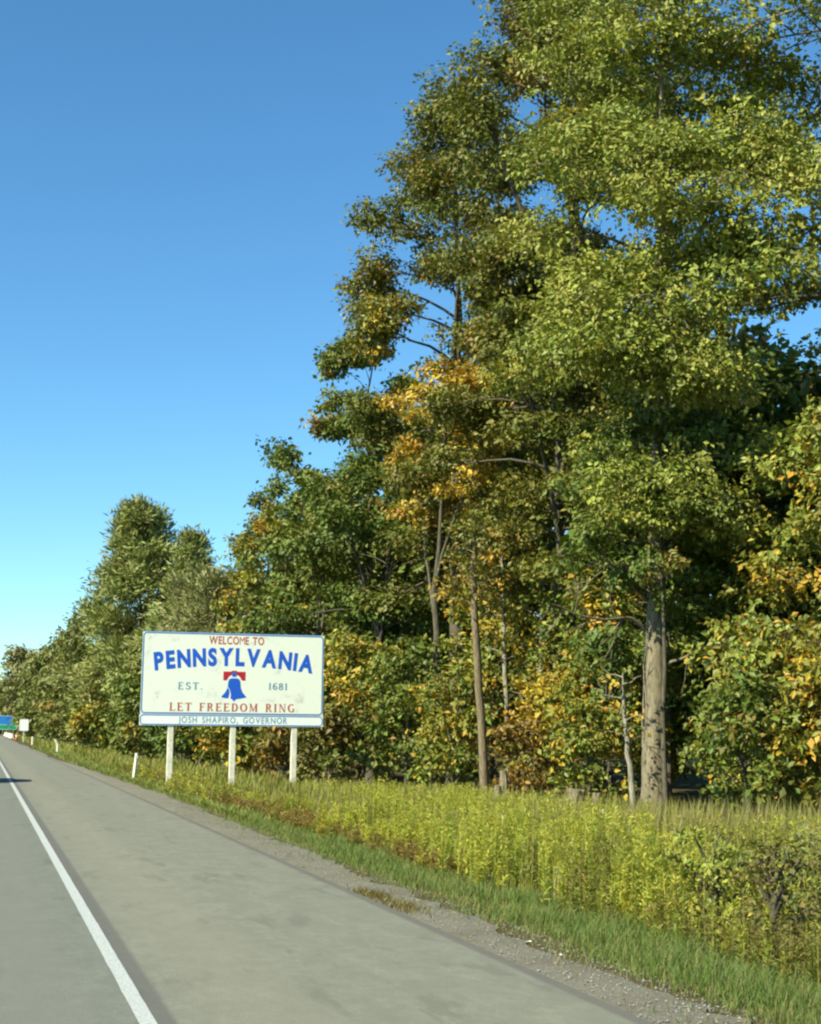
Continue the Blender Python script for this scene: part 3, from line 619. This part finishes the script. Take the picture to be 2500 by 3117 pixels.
# goldenrod-like weeds: upright stalks crowded with narrow leaves
def weeds(r, x, y_, h, lpl, size, cols, tops=None):
    n = len(x); P = np.stack([x, y_, gz(x, y_) - .02], 1); ln = r.normal(0, .10, (n, 2)) * h[:, None]
    sv, sf, scs = blades(r, x, y_, h * .98, np.full(n, .009) + .0003 * y_, .05, cols * .8)
    k = np.repeat(np.arange(n), lpl); u = r.uniform(.12, 1.0, len(k)) ** .7
    B = P[k] + np.column_stack([ln[k] * (u ** 2)[:, None], (u * h[k])])
    a = r.random(len(k)) * 6.283; d = np.stack([np.cos(a), np.sin(a), np.full(len(k), .55)], 1)
    Nn = unit(np.stack([-np.cos(a) * .5, -np.sin(a) * .5, np.ones(len(k))], 1) + r.normal(0, .35, (len(k), 3)))
    s = size * r.uniform(.6, 1.25, len(k)) * (1.15 - .55 * u) * (1 + .012 * y_[k])
    lv, lf = leaf_quads(B, Nn, d + r.normal(0, .2, d.shape), s, s * .26)
    cst = cols[r.integers(0, len(cols), n)] * r.uniform(.8, 1.2, (n, 1))
    lc = cst[k] * r.uniform(.8, 1.2, (len(k), 1))
    if tops is not None:
        tp = (u > .86) & (r.random(len(k)) < .35); lc[tp] = tops * r.uniform(.8, 1.2, (tp.sum(), 1))
    return join((sv, sf, scs), (lv, lf, np.repeat(np.clip(lc, .01, .6), 4, 0)))
W_Y = np.array([(.43, .44, .07), (.37, .41, .065), (.50, .48, .08), (.27, .34, .06)])
W_O = np.array([(.19, .20, .05), (.23, .20, .06), (.16, .18, .04), (.26, .21, .07)])
def clus(x, y_): return np.sin(x * 2.1 + y_ * .55) + np.sin(y_ * 1.3 - x * .9) + .7 * np.sin(y_ * 2.9 + x * 3)
x, y_ = field(r, 9500, 5.95, 10.8, 12.5, 40, 1.15, .0)
front = 6.2 + .16 * np.sin(y_ * .9) + .14 * np.sin(y_ * 2.3 + 1) + .10 * np.sin(y_ * 5.1)
q = clus(x * 1.3, y_ * 1.1)
k = (x > front) & (r.random(9500) < np.clip(.30 + .70 * q, .015, 1)); x, y_, q = x[k], y_[k], q[k]; front = front[k]
h = (.74 + .15 * clus(x * .9 + 3, y_ * .8) + .07 * q + r.normal(0, .17, len(x))) * np.clip((x - front + .45) / .8, .55, 1.15) * np.where(x < 9, np.interp(y_, [21, 31], [1, .42]), np.interp(y_, [26, 40], [1, .6]))
hue = clus(x * .6 + 9, y_ * .5)
sel = hue > -1.3
p1 = weeds(r, x[sel], y_[sel], np.clip(h[sel], .22, 1.25), 38, .092, W_Y, np.array([.42, .40, .05]))
p1b = weeds(r, x[~sel], y_[~sel], np.clip(h[~sel] * .9, .2, 1.1), 36, .085, np.vstack([W_Y * .62, W_O]))
x, y_ = field(r, 1500, 9.0, 13.5, 18, 46, 1.0); p2 = weeds(r, x, y_, r.uniform(.5, .85, 1500), 22, .115, W_Y)
x, y_ = field(r, 1700, 6.3, 9.5, 34, 75, 1.2); p3 = weeds(r, x, y_, r.uniform(.18, .42, 1700), 16, .12, np.vstack([W_Y * .75, W_O]))
V, F, c = join(p1, p1b, p2, p3)
tag(mesh_np("goldenrod_weeds", V, F, GRASS, col=c), "dense bright yellow-green weeds standing along the ditch", "weeds", kind="stuff")
x, y_ = field(r, 900, 5.95, 8.8, 9.0, 15.5, 1.0); p1 = weeds(r, x, y_, r.uniform(.2, .6, 900), 30, .075, np.vstack([W_O, W_Y * .8]))
x, y_ = field(r, 900, 5.9, 6.9, 20, 48, 1.0); p2 = weeds(r, x, y_, r.uniform(.2, .42, 900), 14, .11, W_O * np.array([1.1, .9, .9]))
x, y_ = field(r, 500, 9, 12, 11, 18, 1.0); p3 = weeds(r, x, y_, r.uniform(.5, .9, 500), 24, .10, W_O)
x, y_ = field(r, 1100, 5.6, 8.0, 38, 47.3, 1.0); p4 = weeds(r, x, y_, r.uniform(.22, .5, 1100), 15, .115, np.vstack([W_O, W_Y]))
x, y_ = field(r, 700, 5.9, 7.5, 47, 62, 1.0); p5 = weeds(r, x, y_, r.uniform(.3, .6, 700), 18, .12, np.vstack([W_O, W_Y]))
x, y_ = field(r, 420, 6.3, 12, 11, 36, 1.1); p6 = weeds(r, x, y_, r.uniform(.7, 1.25, 420), 9, .05, np.array([(.20, .14, .07), (.26, .20, .10), (.16, .12, .06)]))
V, F, c = join(p1, p2, p3, p4, p5, p6)
tag(mesh_np("dry_weeds", V, F, GRASS, col=c), "brownish dry weeds in front of the bright weeds", "weeds", kind="stuff")

# low plants that can be told apart near the road
for k, (x, y_, h, rr, pal, nl, s, lab) in enumerate([
        (6.75, 11.9, .85, .55, BROWN, 1300, .055, "dark olive bramble at the lower right, half bare"),
        (7.5, 11.6, .95, .6, LIME, 1900, .06, "lime-leaved bramble right of the dark half-bare one"),
        (7.9, 12.9, .95, .6, PALE, 1900, .06, "grey-green bush behind the brambles at the right edge"),
        (7.1, 13.6, .9, .55, LIME, 1900, .06, "green bush behind the dark half-bare bramble")]):
    plant("bramble", lab, "bush", x, y_, h, rr, 300 + k, pal, nl, s, bh=.1, r0=.012, style='shrub', n_p=14, n_s=4, flat=.8, upb=.7, clump=1.5, part='foliage', stem='stem', group="brambles by the verge")
for k, (x, y_, lab) in enumerate([(4.32, 16.4, "larger dry weed tuft growing at the asphalt edge"), (4.36, 15.2, "smaller dry weed tuft on the gravel nearer the viewer")]):
    rr = np.random.default_rng(400 + k); n = 420 - 120 * k
    xx = rr.normal(0, .10, n); yy = rr.normal(0, .36 - .08 * k, n)
    V, F, c = blades(rr, xx + x, yy + y_, rr.uniform(.02, .09, n), np.full(n, .012), 1.1, np.array([(.17, .14, .04), (.13, .12, .035), (.22, .17, .06)]))
    root = empty("weed_tuft", (0, 0, 0)); tag(root, lab, "weeds", "weed tufts on the gravel")
    tag(mesh_np("blades", V + np.array([0, 0, .012]), F, GRASS, root, col=c), kind="stuff")
rr = np.random.default_rng(9); n = 260
root = empty("aster_clump", (8.05, 15.8, float(gz(8.05, 15.8)))); tag(root, "pale violet flower clump among the weeds at the right", "flowers")
st = [(np.array([(0, 0, 0), (rr.normal(0, .05), rr.normal(0, .05), .25), (rr.normal(0, .1), rr.normal(0, .06), .47)]), np.array([.006, .005, .003]), 4) for _ in range(14)]
tubes_mesh("stem", st, BARK_B, root)
Cc = np.array([s[0][-1] for s in st]); V, F, c = clump_leaves(rr, Cc, np.full(14, .045), n, dict(base=[(.36, .33, .50), (.30, .28, .42)], accent=[(.5, .48, .6)], pa=.2), .032, .6)
mesh_np("blossom", V, F, LEAF, root, col=c)

# ------------------------------------------------------------------ welcome sign
SIGNW = sign_white()
WHITE2 = paint("strip_white", (.76, .83, .80), .7, .02)
BLUE = paint("sign_blue", (.011, .10, .56), .4, .06); BLUE_F = paint("sign_blue_faded", (.12, .27, .38), .5, .05); BLUE_P = paint("strip_blue", (.13, .29, .40), .5, .05)
BLUE_E = paint("border_blue", (.03, .17, .46), .4, .08)
RED = paint("sign_red", (.42, .012, .02), .4, .06); RED_F = paint("sign_red_faded", (.42, .095, .06), .5, .06)
WOOD = paint("post_wood", (.68, .68, .54), .85, .14, scale=9)
SW, SH, PH = 5.90, 2.965, 2.605            # overall width, overall height, height of the upper panel
SY, SX0, SZ0 = 47.9, 4.87, 1.915
sign = empty("welcome_sign", (SX0, SY, float(gz(6.5, SY)))); SB = SZ0 - float(gz(6.5, SY))
tag(sign, "large white state welcome sign with blue and red lettering on three posts", "sign")
tilt = math.radians(-.6)
sign.rotation_euler = (0, 0, math.radians(-1.5))
def rrect(x0, x1, z0, z1, rad, n=5):
    P = []
    for cx, cz, a0 in ((x1 - rad, z1 - rad, 0), (x0 + rad, z1 - rad, 90), (x0 + rad, z0 + rad, 180), (x1 - rad, z0 + rad, 270)):
        for i in range(n + 1):
            a = math.radians(a0 + 90 * i / n); P.append((cx + rad * math.cos(a), cz + rad * math.sin(a)))
    return P
def ring(name, x0, x1, z0, z1, w, rad, y0, y1, mat, parent):
    A = rrect(x0, x1, z0, z1, rad); B = rrect(x0 + w, x1 - w, z0 + w, z1 - w, max(rad - w, .01)); m = len(A)
    V = [(x, y, z) for y in (y0, y1) for P in (A, B) for x, z in P]; i = np.arange(m); j = (i + 1) % m
    F = np.concatenate([np.stack([i, j, j + m, i + m], 1), np.stack([i + 2 * m, i + 3 * m, j + 3 * m, j + 2 * m], 1), np.stack([i, i + 2 * m, j + 2 * m, j], 1), np.stack([i + m, j + m, j + 3 * m, i + 3 * m], 1)])
    return mesh_np(name, V, F, mat, parent)
b = MB(); b.box(0, SW, 0, .03, SB + SH - PH, SB + SH); panel = b.build("panel", SIGNW, sign); panel["label"] = "upper white panel with the state name"
b = MB(); b.box(-.015, SW + .015, 0, .03, SB, SB + SH - PH - .012); plate = b.build("name_plate", WHITE2, sign); plate["label"] = "narrow lower plate with the governor's line"
ring("border", .012, SW - .012, SB + SH - PH + .012, SB + SH - .010, .038, .12, -.003, .004, BLUE_E, panel)
ring("border", .0, SW, SB + .012, SB + SH - PH - .024, .032, .11, -.003, .004, BLUE_E, plate)
b = MB(); b.box(-.01, SW + .01, .004, .028, SB + SH + .002, SB + SH + .02); b.build("top_rail", BLUE_E, sign)
for f in (.168, .506, .845):
    b = MB(); x = SW * f
    gp = float(gz(SX0 + x, SY)) - float(gz(6.5, SY))
    b.box(x - .09, x + .09, .036, .22, gp - .3, SB + SH - .12); b.build("post", WOOD, sign, bevel=.012)
for zf in (.12, .5, .88):
    b = MB(); z = SB + SH * zf; b.box(.05, SW - .05, .0305, .0355, z - .04, z + .04); b.build("back_brace", WOOD, sign)

def U(fx, fz): return fx * SW, SB + SH * (1 - fz)         # fractions of the sign face, from its top left corner
_gl = {}
def glyph(ch, off):
    if (ch, off) not in _gl:
        cu = bpy.data.curves.new("g", 'FONT'); cu.body = ch; cu.size = 1; cu.offset = off; cu.extrude = .004; cu.resolution_u = 4
        o = bpy.data.objects.new("g", cu); COL.objects.link(o); dg = bpy.context.evaluated_depsgraph_get()
        me = bpy.data.meshes.new_from_object(o.evaluated_get(dg)); bpy.data.objects.remove(o)
        V = np.array([v.co for v in me.vertices]); F = [tuple(p.vertices) for p in me.polygons]; bpy.data.meshes.remove(me)
        _gl[(ch, off)] = (V, F)
    return _gl[(ch, off)]
CAP = None
def letter_obj(V, F, mat, parent):
    me = bpy.data.meshes.new("letter"); me.from_pydata([tuple(v) for v in V], [], F); me.polygons.foreach_set("use_smooth", np.zeros(len(F), bool)); me.materials.append(mat)
    return link(bpy.data.objects.new("letter", me), parent)
def text_line(txt, fx0, fx1, fz_top, fz_bot, mat, parent, off=.02, gap=.12, arch=0.0, space=.35, depth=-.0035):
    """letters fitted between two fractions of the sign's width; arch bends the line upward in the middle (metres)"""
    capV, _ = glyph('H', off); cap = capV[:, 1].max() - capV[:, 1].min()
    ws = []
    for ch in txt:
        if ch == ' ': ws.append(space); continue
        V, _ = glyph(ch, 0 if ch == 'M' else off); ws.append((V[:, 0].max() - V[:, 0].min()) / cap)
    tot = sum(ws) + gap * (len(txt) - 1)
    X0, _z = U(fx0, 0); X1, _z = U(fx1, 0); k = (X1 - X0) / tot
    zt = U(0, fz_top)[1]; zb = U(0, fz_bot)[1]; hh = zt - zb; mid = (X0 + X1) / 2; half = (X1 - X0) / 2
    pen = X0
    for ch, w in zip(txt, ws):
        if ch != ' ':
            V, F = glyph(ch, 0 if ch == 'M' else off); G = V.copy()
            x = pen + (G[:, 0] - G[:, 0].min()) / cap * k; z = zb + (G[:, 1] - capV[:, 1].min()) / cap * hh
            if arch:
                q = (x - mid) / half; z = z + arch * (1 - q ** 2)
                c = ((pen + w * k / 2) - mid) / half; x = x + (z - zb - hh / 2 - arch * (1 - c * c)) * (2 * arch * c / half) * .8
            y = np.where(G[:, 2] > 0, depth, .002)
            letter_obj(np.column_stack([x, y, z]), F, mat, parent)
        pen += (w + gap) * k
text_line("WELCOME TO", .359, .663, .030, .118, RED_F, panel, off=.026, gap=.13, space=.4)
text_line("PENNSYLVANIA", .064, .943, .222, .420, BLUE, panel, off=.05, gap=.14, arch=.198)
text_line("JOSH SHAPIRO, GOVERNOR", .205, .802, .905, .972, BLUE_P, plate, off=.016, gap=.22, space=.55)

# serif lettering: drawn with thick stems, thin bars and serifs
def serif_glyph(ch):
    S = []; tk, tn, sf = .20, .10, .07
    def v(x, z0=0, z1=1, w=tk): S.append([(x - w / 2, z0), (x + w / 2, z0), (x + w / 2, z1), (x - w / 2, z1)])
    def h(z, x0, x1, w=tn): S.append([(x0, z - w / 2), (x1, z - w / 2), (x1, z + w / 2), (x0, z + w / 2)])
    def ser(x, z, hw=.17): h(z + (.03 if z < .5 else -.03), x - hw, x + hw, .06)
    def d(x0, z0, x1, z1, w):
        S.append([(x0 - w / 2, z0), (x0 + w / 2, z0), (x1 + w / 2, z1), (x1 - w / 2, z1)])
    def arc(cx, cz, rx, rz, a0, a1, w0=tn, w1=tk):
        n = 14
        for i in range(n):
            q = []
            for k, s in ((i, 1), (i + 1, 1), (i + 1, -1), (i, -1)):
                a = math.radians(a0 + (a1 - a0) * k / n); w = w0 + (w1 - w0) * abs(math.cos(a)); q.append((cx + (rx + s * w / 2) * math.cos(a), cz + (rz + s * w / 2) * math.sin(a)))
            S.append(q)
    W = .62
    if ch == 'L': v(.16); ser(.16, 1); h(.04, .0, .62); v(.6, 0, .24, .06)
    elif ch in 'EF':
        v(.16); ser(.16, 1); ser(.16, 0); h(.96, .1, .6); v(.58, .78, 1, .06); h(.52, .2, .46); v(.46, .42, .62, .05)
        if ch == 'E': h(.04, .1, .64); v(.62, 0, .24, .06); W = .66
    elif ch == 'T': v(.35); ser(.35, 0); h(.96, .0, .7); v(.03, .76, 1, .06); v(.67, .76, 1, .06); W = .7
    elif ch == 'R': v(.16); ser(.16, 1); ser(.16, 0); arc(.3, .74, .22, .22, -90, 90); h(.96, .1, .32); h(.52, .2, .34); d(.62, 0, .38, .52, .17); ser(.64, 0, .1); W = .74
    elif ch == 'D': v(.16); ser(.16, 1, .14); ser(.16, 0, .14); arc(.3, .5, .33, .46, -90, 90); h(.96, .1, .32); h(.04, .1, .32); W = .74
    elif ch == 'O': arc(.4, .5, .32, .46, 0, 360); W = .8
    elif ch == 'M': v(.14, 0, 1, .09); v(.80, 0, 1); d(.47, .05, .16, 1, .16); d(.47, .05, .78, 1, .08); ser(.14, 0, .13); ser(.8, 0, .16); ser(.1, 1, .1); ser(.84, 1, .12); W = .98
    elif ch == 'I': v(.16); ser(.16, 1); ser(.16, 0); W = .33
    elif ch == 'N': v(.13, 0, 1, .08); v(.67, 0, 1, .08); d(.65, 0, .14, 1, .17); ser(.13, 0, .12); ser(.1, 1, .1); ser(.67, 1, .12); W = .8
    elif ch == 'G': arc(.4, .5, .32, .46, 50, 315); v(.64, .06, .42, .14); h(.42, .48, .76, .06); W = .78
    elif ch == 'S': arc(.31, .735, .2, .225, 20, 270); arc(.31, .265, .22, .225, -160, 90); v(.52, .72, .98, .05); v(.08, .02, .28, .05); W = .6
    elif ch == '.': v(.1, 0, .17, .17); W = .2
    elif ch == '1': v(.22); ser(.22, 0); d(.12, .8, .24, .98, .1); W = .42
    elif ch == '6': arc(.3, .3, .2, .26, 0, 360); arc(.42, .5, .32, .46, 70, 200); W = .6
    elif ch == '8': arc(.3, .74, .17, .22, 0, 360); arc(.3, .27, .21, .23, 0, 360); W = .6
    return S, W
def serif_line(txt, fx0, fx1, fz_top, fz_bot, mat, parent, gap=.2, space=.45):
    gl = [None if c == ' ' else serif_glyph(c) for c in txt]
    tot = sum(space if g is None else g[1] for g in gl) + gap * (len(txt) - 1)
    X0, zt = U(fx0, fz_top); X1, zb = U(fx1, fz_bot); k = (X1 - X0) / tot; pen = X0
    for g in gl:
        if g is not None:
            V = []; F = []
            for i, q in enumerate(g[0]):
                y = -.002 - .00025 * (i % 9); n0 = len(V)
                V += [(pen + x * k, y, zb + z * (zt - zb)) for x, z in q] + [(pen + x * k, .002, zb + z * (zt - zb)) for x, z in q]
                F += [(n0, n0 + 1, n0 + 2, n0 + 3)] + [(n0 + a, n0 + 4 + a, n0 + 4 + (a + 1) % 4, n0 + (a + 1) % 4) for a in range(4)]
            letter_obj(V, F, mat, parent)
        pen += ((space if g is None else g[1]) + gap) * k
serif_line("EST.", .198, .330, .537, .615, BLUE_F, panel, gap=.28)
serif_line("1681", .692, .800, .528, .604, BLUE_F, panel, gap=.16)
serif_line("LET FREEDOM RING", .155, .842, .757, .845, RED_F, panel, gap=.22, space=.42)
# bell emblem
def emblem(name, pts, mat, y):
    V = [U(fx, fz) for fx, fz in pts]; b = MB(); b.prism([(x, z) for x, z in V], y, .002); return b.build(name, mat, panel)
cx = .503
def E_(dx, dz): return (cx + dx / 1490.0, .402 + dz / 750.0)          # pixels of the enlarged photograph
arch_pts = [(46 * math.cos(math.radians(a)), 100 - 52 * math.sin(math.radians(a))) for a in np.linspace(0, 180, 13)]
emblem("yoke", [E_(*p) for p in [(-90, 8), (-30, 8), (-14, 0), (14, 0), (30, 8), (92, 8), (92, 80), (66, 80)] + [(56 * math.cos(math.radians(a)), 78 - 46 * math.sin(math.radians(a))) for a in np.linspace(8, 172, 13)] + [(-64, 80), (-90, 80)]], RED, -.003)
emblem("bell_crown", [E_(*p) for p in [(-16, 12), (16, 12), (18, 50), (-18, 50)]], BLUE, -.0042)
right = [(-48, 88), (-40, 70), (-24, 62), (24, 62), (42, 70), (50, 88), (56, 140), (70, 176), (102, 212), (100, 218), (60, 226), (20, 232), (2, 252), (-16, 232), (-27, 228), (-25, 190), (-33, 160), (-52, 128)]
left = [(-53, 136), (-37, 164), (-37, 190), (-46, 227), (-70, 225), (-98, 219), (-102, 212), (-74, 180), (-60, 156)]
emblem("bell", [E_(*p) for p in right], BLUE, -.003); emblem("bell", [E_(*p) for p in left], BLUE, -.003)

# ------------------------------------------------------------------ roadside marker posts and far signs
PLASTIC = paint("marker_white", (.82, .80, .66), .5, .05)
DARKP = paint("marker_dark", (.05, .05, .05), .5, .05)
def marker(label, x, y_, h, dx, bent=0.0, w=.10):
    z = float(gz(x, y_)) - .05; root = empty("marker_post", (x, y_, z)); tag(root, label, "marker post", "white roadside marker posts")
    s = np.linspace(0, 1, 9); off = dx * s + bent * np.where(s > .6, -(s - .6) * 1.1, 0)
    V = []; F = []
    for k in range(9):
        zz = s[k] * h
        V += [(off[k] - w / 2, .014, zz), (off[k], -.014, zz), (off[k] + w / 2, .014, zz), (off[k], .024, zz)]
    for k in range(8):
        for a in range(4): F.append((k * 4 + a, k * 4 + (a + 1) % 4, k * 4 + 4 + (a + 1) % 4, k * 4 + 4 + a))
    F.append((32, 33, 34, 35)); mesh_np("post", V, [np.array(F)], PLASTIC, root)
    b = MB(); b.box(off[7] - w * .36, off[7] + w * .36, -.021, -.0165, s[7] * h - .06, s[7] * h + .06); b.build("reflector", paint("reflector", (.70, .68, .5), .3, .03), root)
marker("nearest white marker post, tilted, left of the large sign", 5.5, 55.6, 1.05, .09, 0, .13)
marker("second white marker post down the verge with bent top", 5.55, 113.0, 1.10, .05, .5, .16)
marker("farthest tiny white marker post near the small far sign", 5.7, 172.0, .95, .0, 0, .2)
for x, y_, h, lab in ((10.2, 23.6, .98, "thin white stake poking out of the weeds"), (8.9, 25.0, .84, "second thin stake left of the first in the weeds")):
    b = MB(); b.box(-.016, .016, -.016, .016, 0, h); o = b.build("stake", PLASTIC, bevel=.004); o.location = (x, y_, float(gz(x, y_)) - .05); o.rotation_euler = (0, .03, .2)
    tag(o, lab, "stake", "thin stakes in the weeds")
for x, y_, s, lab in ((4.75, 12.6, .02, "white pebble on the gravel near the grass"), (4.72, 11.8, .018, "second white pebble on the gravel closer to the viewer")):
    o = mesh_np("pebble", ico * s * np.array([1.2, 1, .7]), icf, PLASTIC); o.location = (x, y_, float(gz(x, y_)) + .03); tag(o, lab, "pebble", "white pebbles on the gravel")

STEEL = paint("galvanised_steel", (.42, .43, .42), .45, .1, .6)
def board(name, label, x0, x1, y_, z0, z1, mat, posts, rim=None, cat="sign", post_mat=STEEL):
    xm = (x0 + x1) / 2; g = float(gz(xm, y_)) - .1
    root = empty(name, (xm, y_, g)); tag(root, label, cat)
    P = rrect(x0 - xm, x1 - xm, z0 - g, z1 - g, .08 * (z1 - z0))
    b = MB(); b.prism(P, 0, .02); p = b.build("panel", mat, root)
    if rim: ring("border", x0 - xm + .02, x1 - xm - .02, z0 - g + .02, z1 - g - .02, .045, .08 * (z1 - z0), -.005, .004, rim, p)
    for q in posts:
        b = MB(); b.box(q - .05, q + .05, .025, .11, 0, z1 - g - .1); b.build("post", post_mat, root, bevel=.01)
WH = paint("far_white", (.84, .86, .80), .4, .03)
SBLUE = paint("service_blue", (.02, .20, .55), .35, .05); SGREEN = paint("guide_green", (.01, .30, .14), .35, .05)
board("road_sign", "small white square sign on a post far down the shoulder", 4.95, 6.10, 201, 1.35, 2.85, WH, [0], rim=WH, post_mat=WOOD)
board("service_sign", "blue roadside sign cut by the left frame edge", 2.5, 6.35, 312, 2.25, 4.1, SBLUE, [-1.2, 1.2], rim=WH)
board("guide_sign", "green sign half hidden behind the blue sign far away", 3.8, 7.3, 318, 1.3, 3.1, SGREEN, [-1.0, 1.0], rim=WH)
# orange channelizer and pale barrier
ORANGE = paint("cone_orange", (.75, .20, .03), .5, .05); CONC = paint("concrete", (.52, .50, .42), .9, .1); RUB = paint("rubber", (.03, .03, .03), .8, .05)
root = empty("traffic_cone", (4.75, 206, float(gz(4.75, 206)))); tag(root, "orange traffic cone beside the small far white sign", "cone")
b = MB(); b.tube([(0, 0, .04), (0, 0, .5), (0, 0, 1.05), (0, 0, 1.15)], [.17, .12, .07, .05], 14); cn = b.build("cone_body", ORANGE, root, smooth=True)
b = MB(); b.tube([(0, 0, .62), (0, 0, .80)], [.119, .105], 14, False); b.build("reflective_band", WH, cn, smooth=True)
b = MB(); b.box(-.2, .2, -.2, .2, 0, .05); b.build("base", RUB, root, bevel=.01)
b = MB(); prof = [(-.3, 0), (.3, 0), (.3, .08), (.12, .33), (.08, .82), (-.08, .82), (-.12, .33), (-.3, .08)]
for k in range(14):
    b = MB(); b.prism(prof, 0, 5.96); o = b.build("concrete_barrier", CONC); o.location = (5.3, 255 + 6 * k, float(gz(5.3, 300)) + .0)
    tag(o, "pale concrete barrier section in the far row along the shoulder", "barrier", "concrete barriers far down the shoulder")

# ------------------------------------------------------------------ car just ahead in the lane (its shadow falls across the edge line)
CARP = paint("car_paint", (.03, .035, .045), .25, .05, .3); GLASS, t_, b_ = new_mat("car_glass"); b_.inputs['Base Color'].default_value = (.02, .025, .03, 1); b_.inputs['Roughness'].default_value = .05
LAMP = paint("tail_lamp", (.45, .01, .01), .2, .03)
car = empty("car", (-.95, 50.5, 0)); tag(car, "dark car ahead in the lane casting a shadow over the edge line", "car")
prof = [(0, .35), (.05, .95), (.25, 1.02), (.55, 1.55), (1.0, 1.66), (2.6, 1.66), (3.45, 1.12), (4.45, .98), (4.65, .7), (4.65, .32)]
V = []; wd = [.88, .92, .92, .74, .70, .70, .84, .88, .84, .84]
for s in (-1, 1): V += [(s * w, y_, z) for (y_, z), w in zip(prof, wd)]
m = len(prof); F = [(i, i + 1, m + i + 1, m + i) for i in range(m - 1)] + [(m - 1, 0, m, 2 * m - 1)]
me = bpy.data.meshes.new("body"); me.from_pydata(V, [], F + [tuple(range(m)), tuple(reversed(range(m, 2 * m)))]); me.materials.append(CARP)
o = link(bpy.data.objects.new("body", me), car); md = o.modifiers.new("bevel", 'BEVEL'); md.width = .05; md.segments = 3
b = MB(); b.add([(-.66, .30, 1.08), (.66, .30, 1.08), (.60, .53, 1.50), (-.60, .53, 1.50)], [(0, 1, 2, 3)]); w_ = b.build("rear_window", GLASS, car); w_.location = (0, -.012, .006)
for s in (-1, 1):
    b = MB(); b.add([(s * .90, .7, 1.08), (s * .90, 3.0, 1.12), (s * .76, 2.5, 1.58), (s * .765, 1.0, 1.58)], [(0, 1, 2, 3)]); b.build("side_window", GLASS, car)
    b = MB(); b.box(s * .78 - .1, s * .78 + .1, -.025, .06, .72, .92); b.build("tail_light", LAMP, car, bevel=.015)
    for yw in (.85, 3.75):
        b = MB(); P = [(s * .66, yw, .34), (s * .68, yw, .34), (s * .88, yw, .34), (s * .90, yw, .34)]; b.tube(P, [.29, .34, .34, .29], 20)
        w_ = b.build("wheel", RUB, car, smooth=False); b = MB(); b.tube([(s * .895, yw, .34), (s * .91, yw, .34)], [.2, .19], 14); b.build("rim", STEEL, w_)
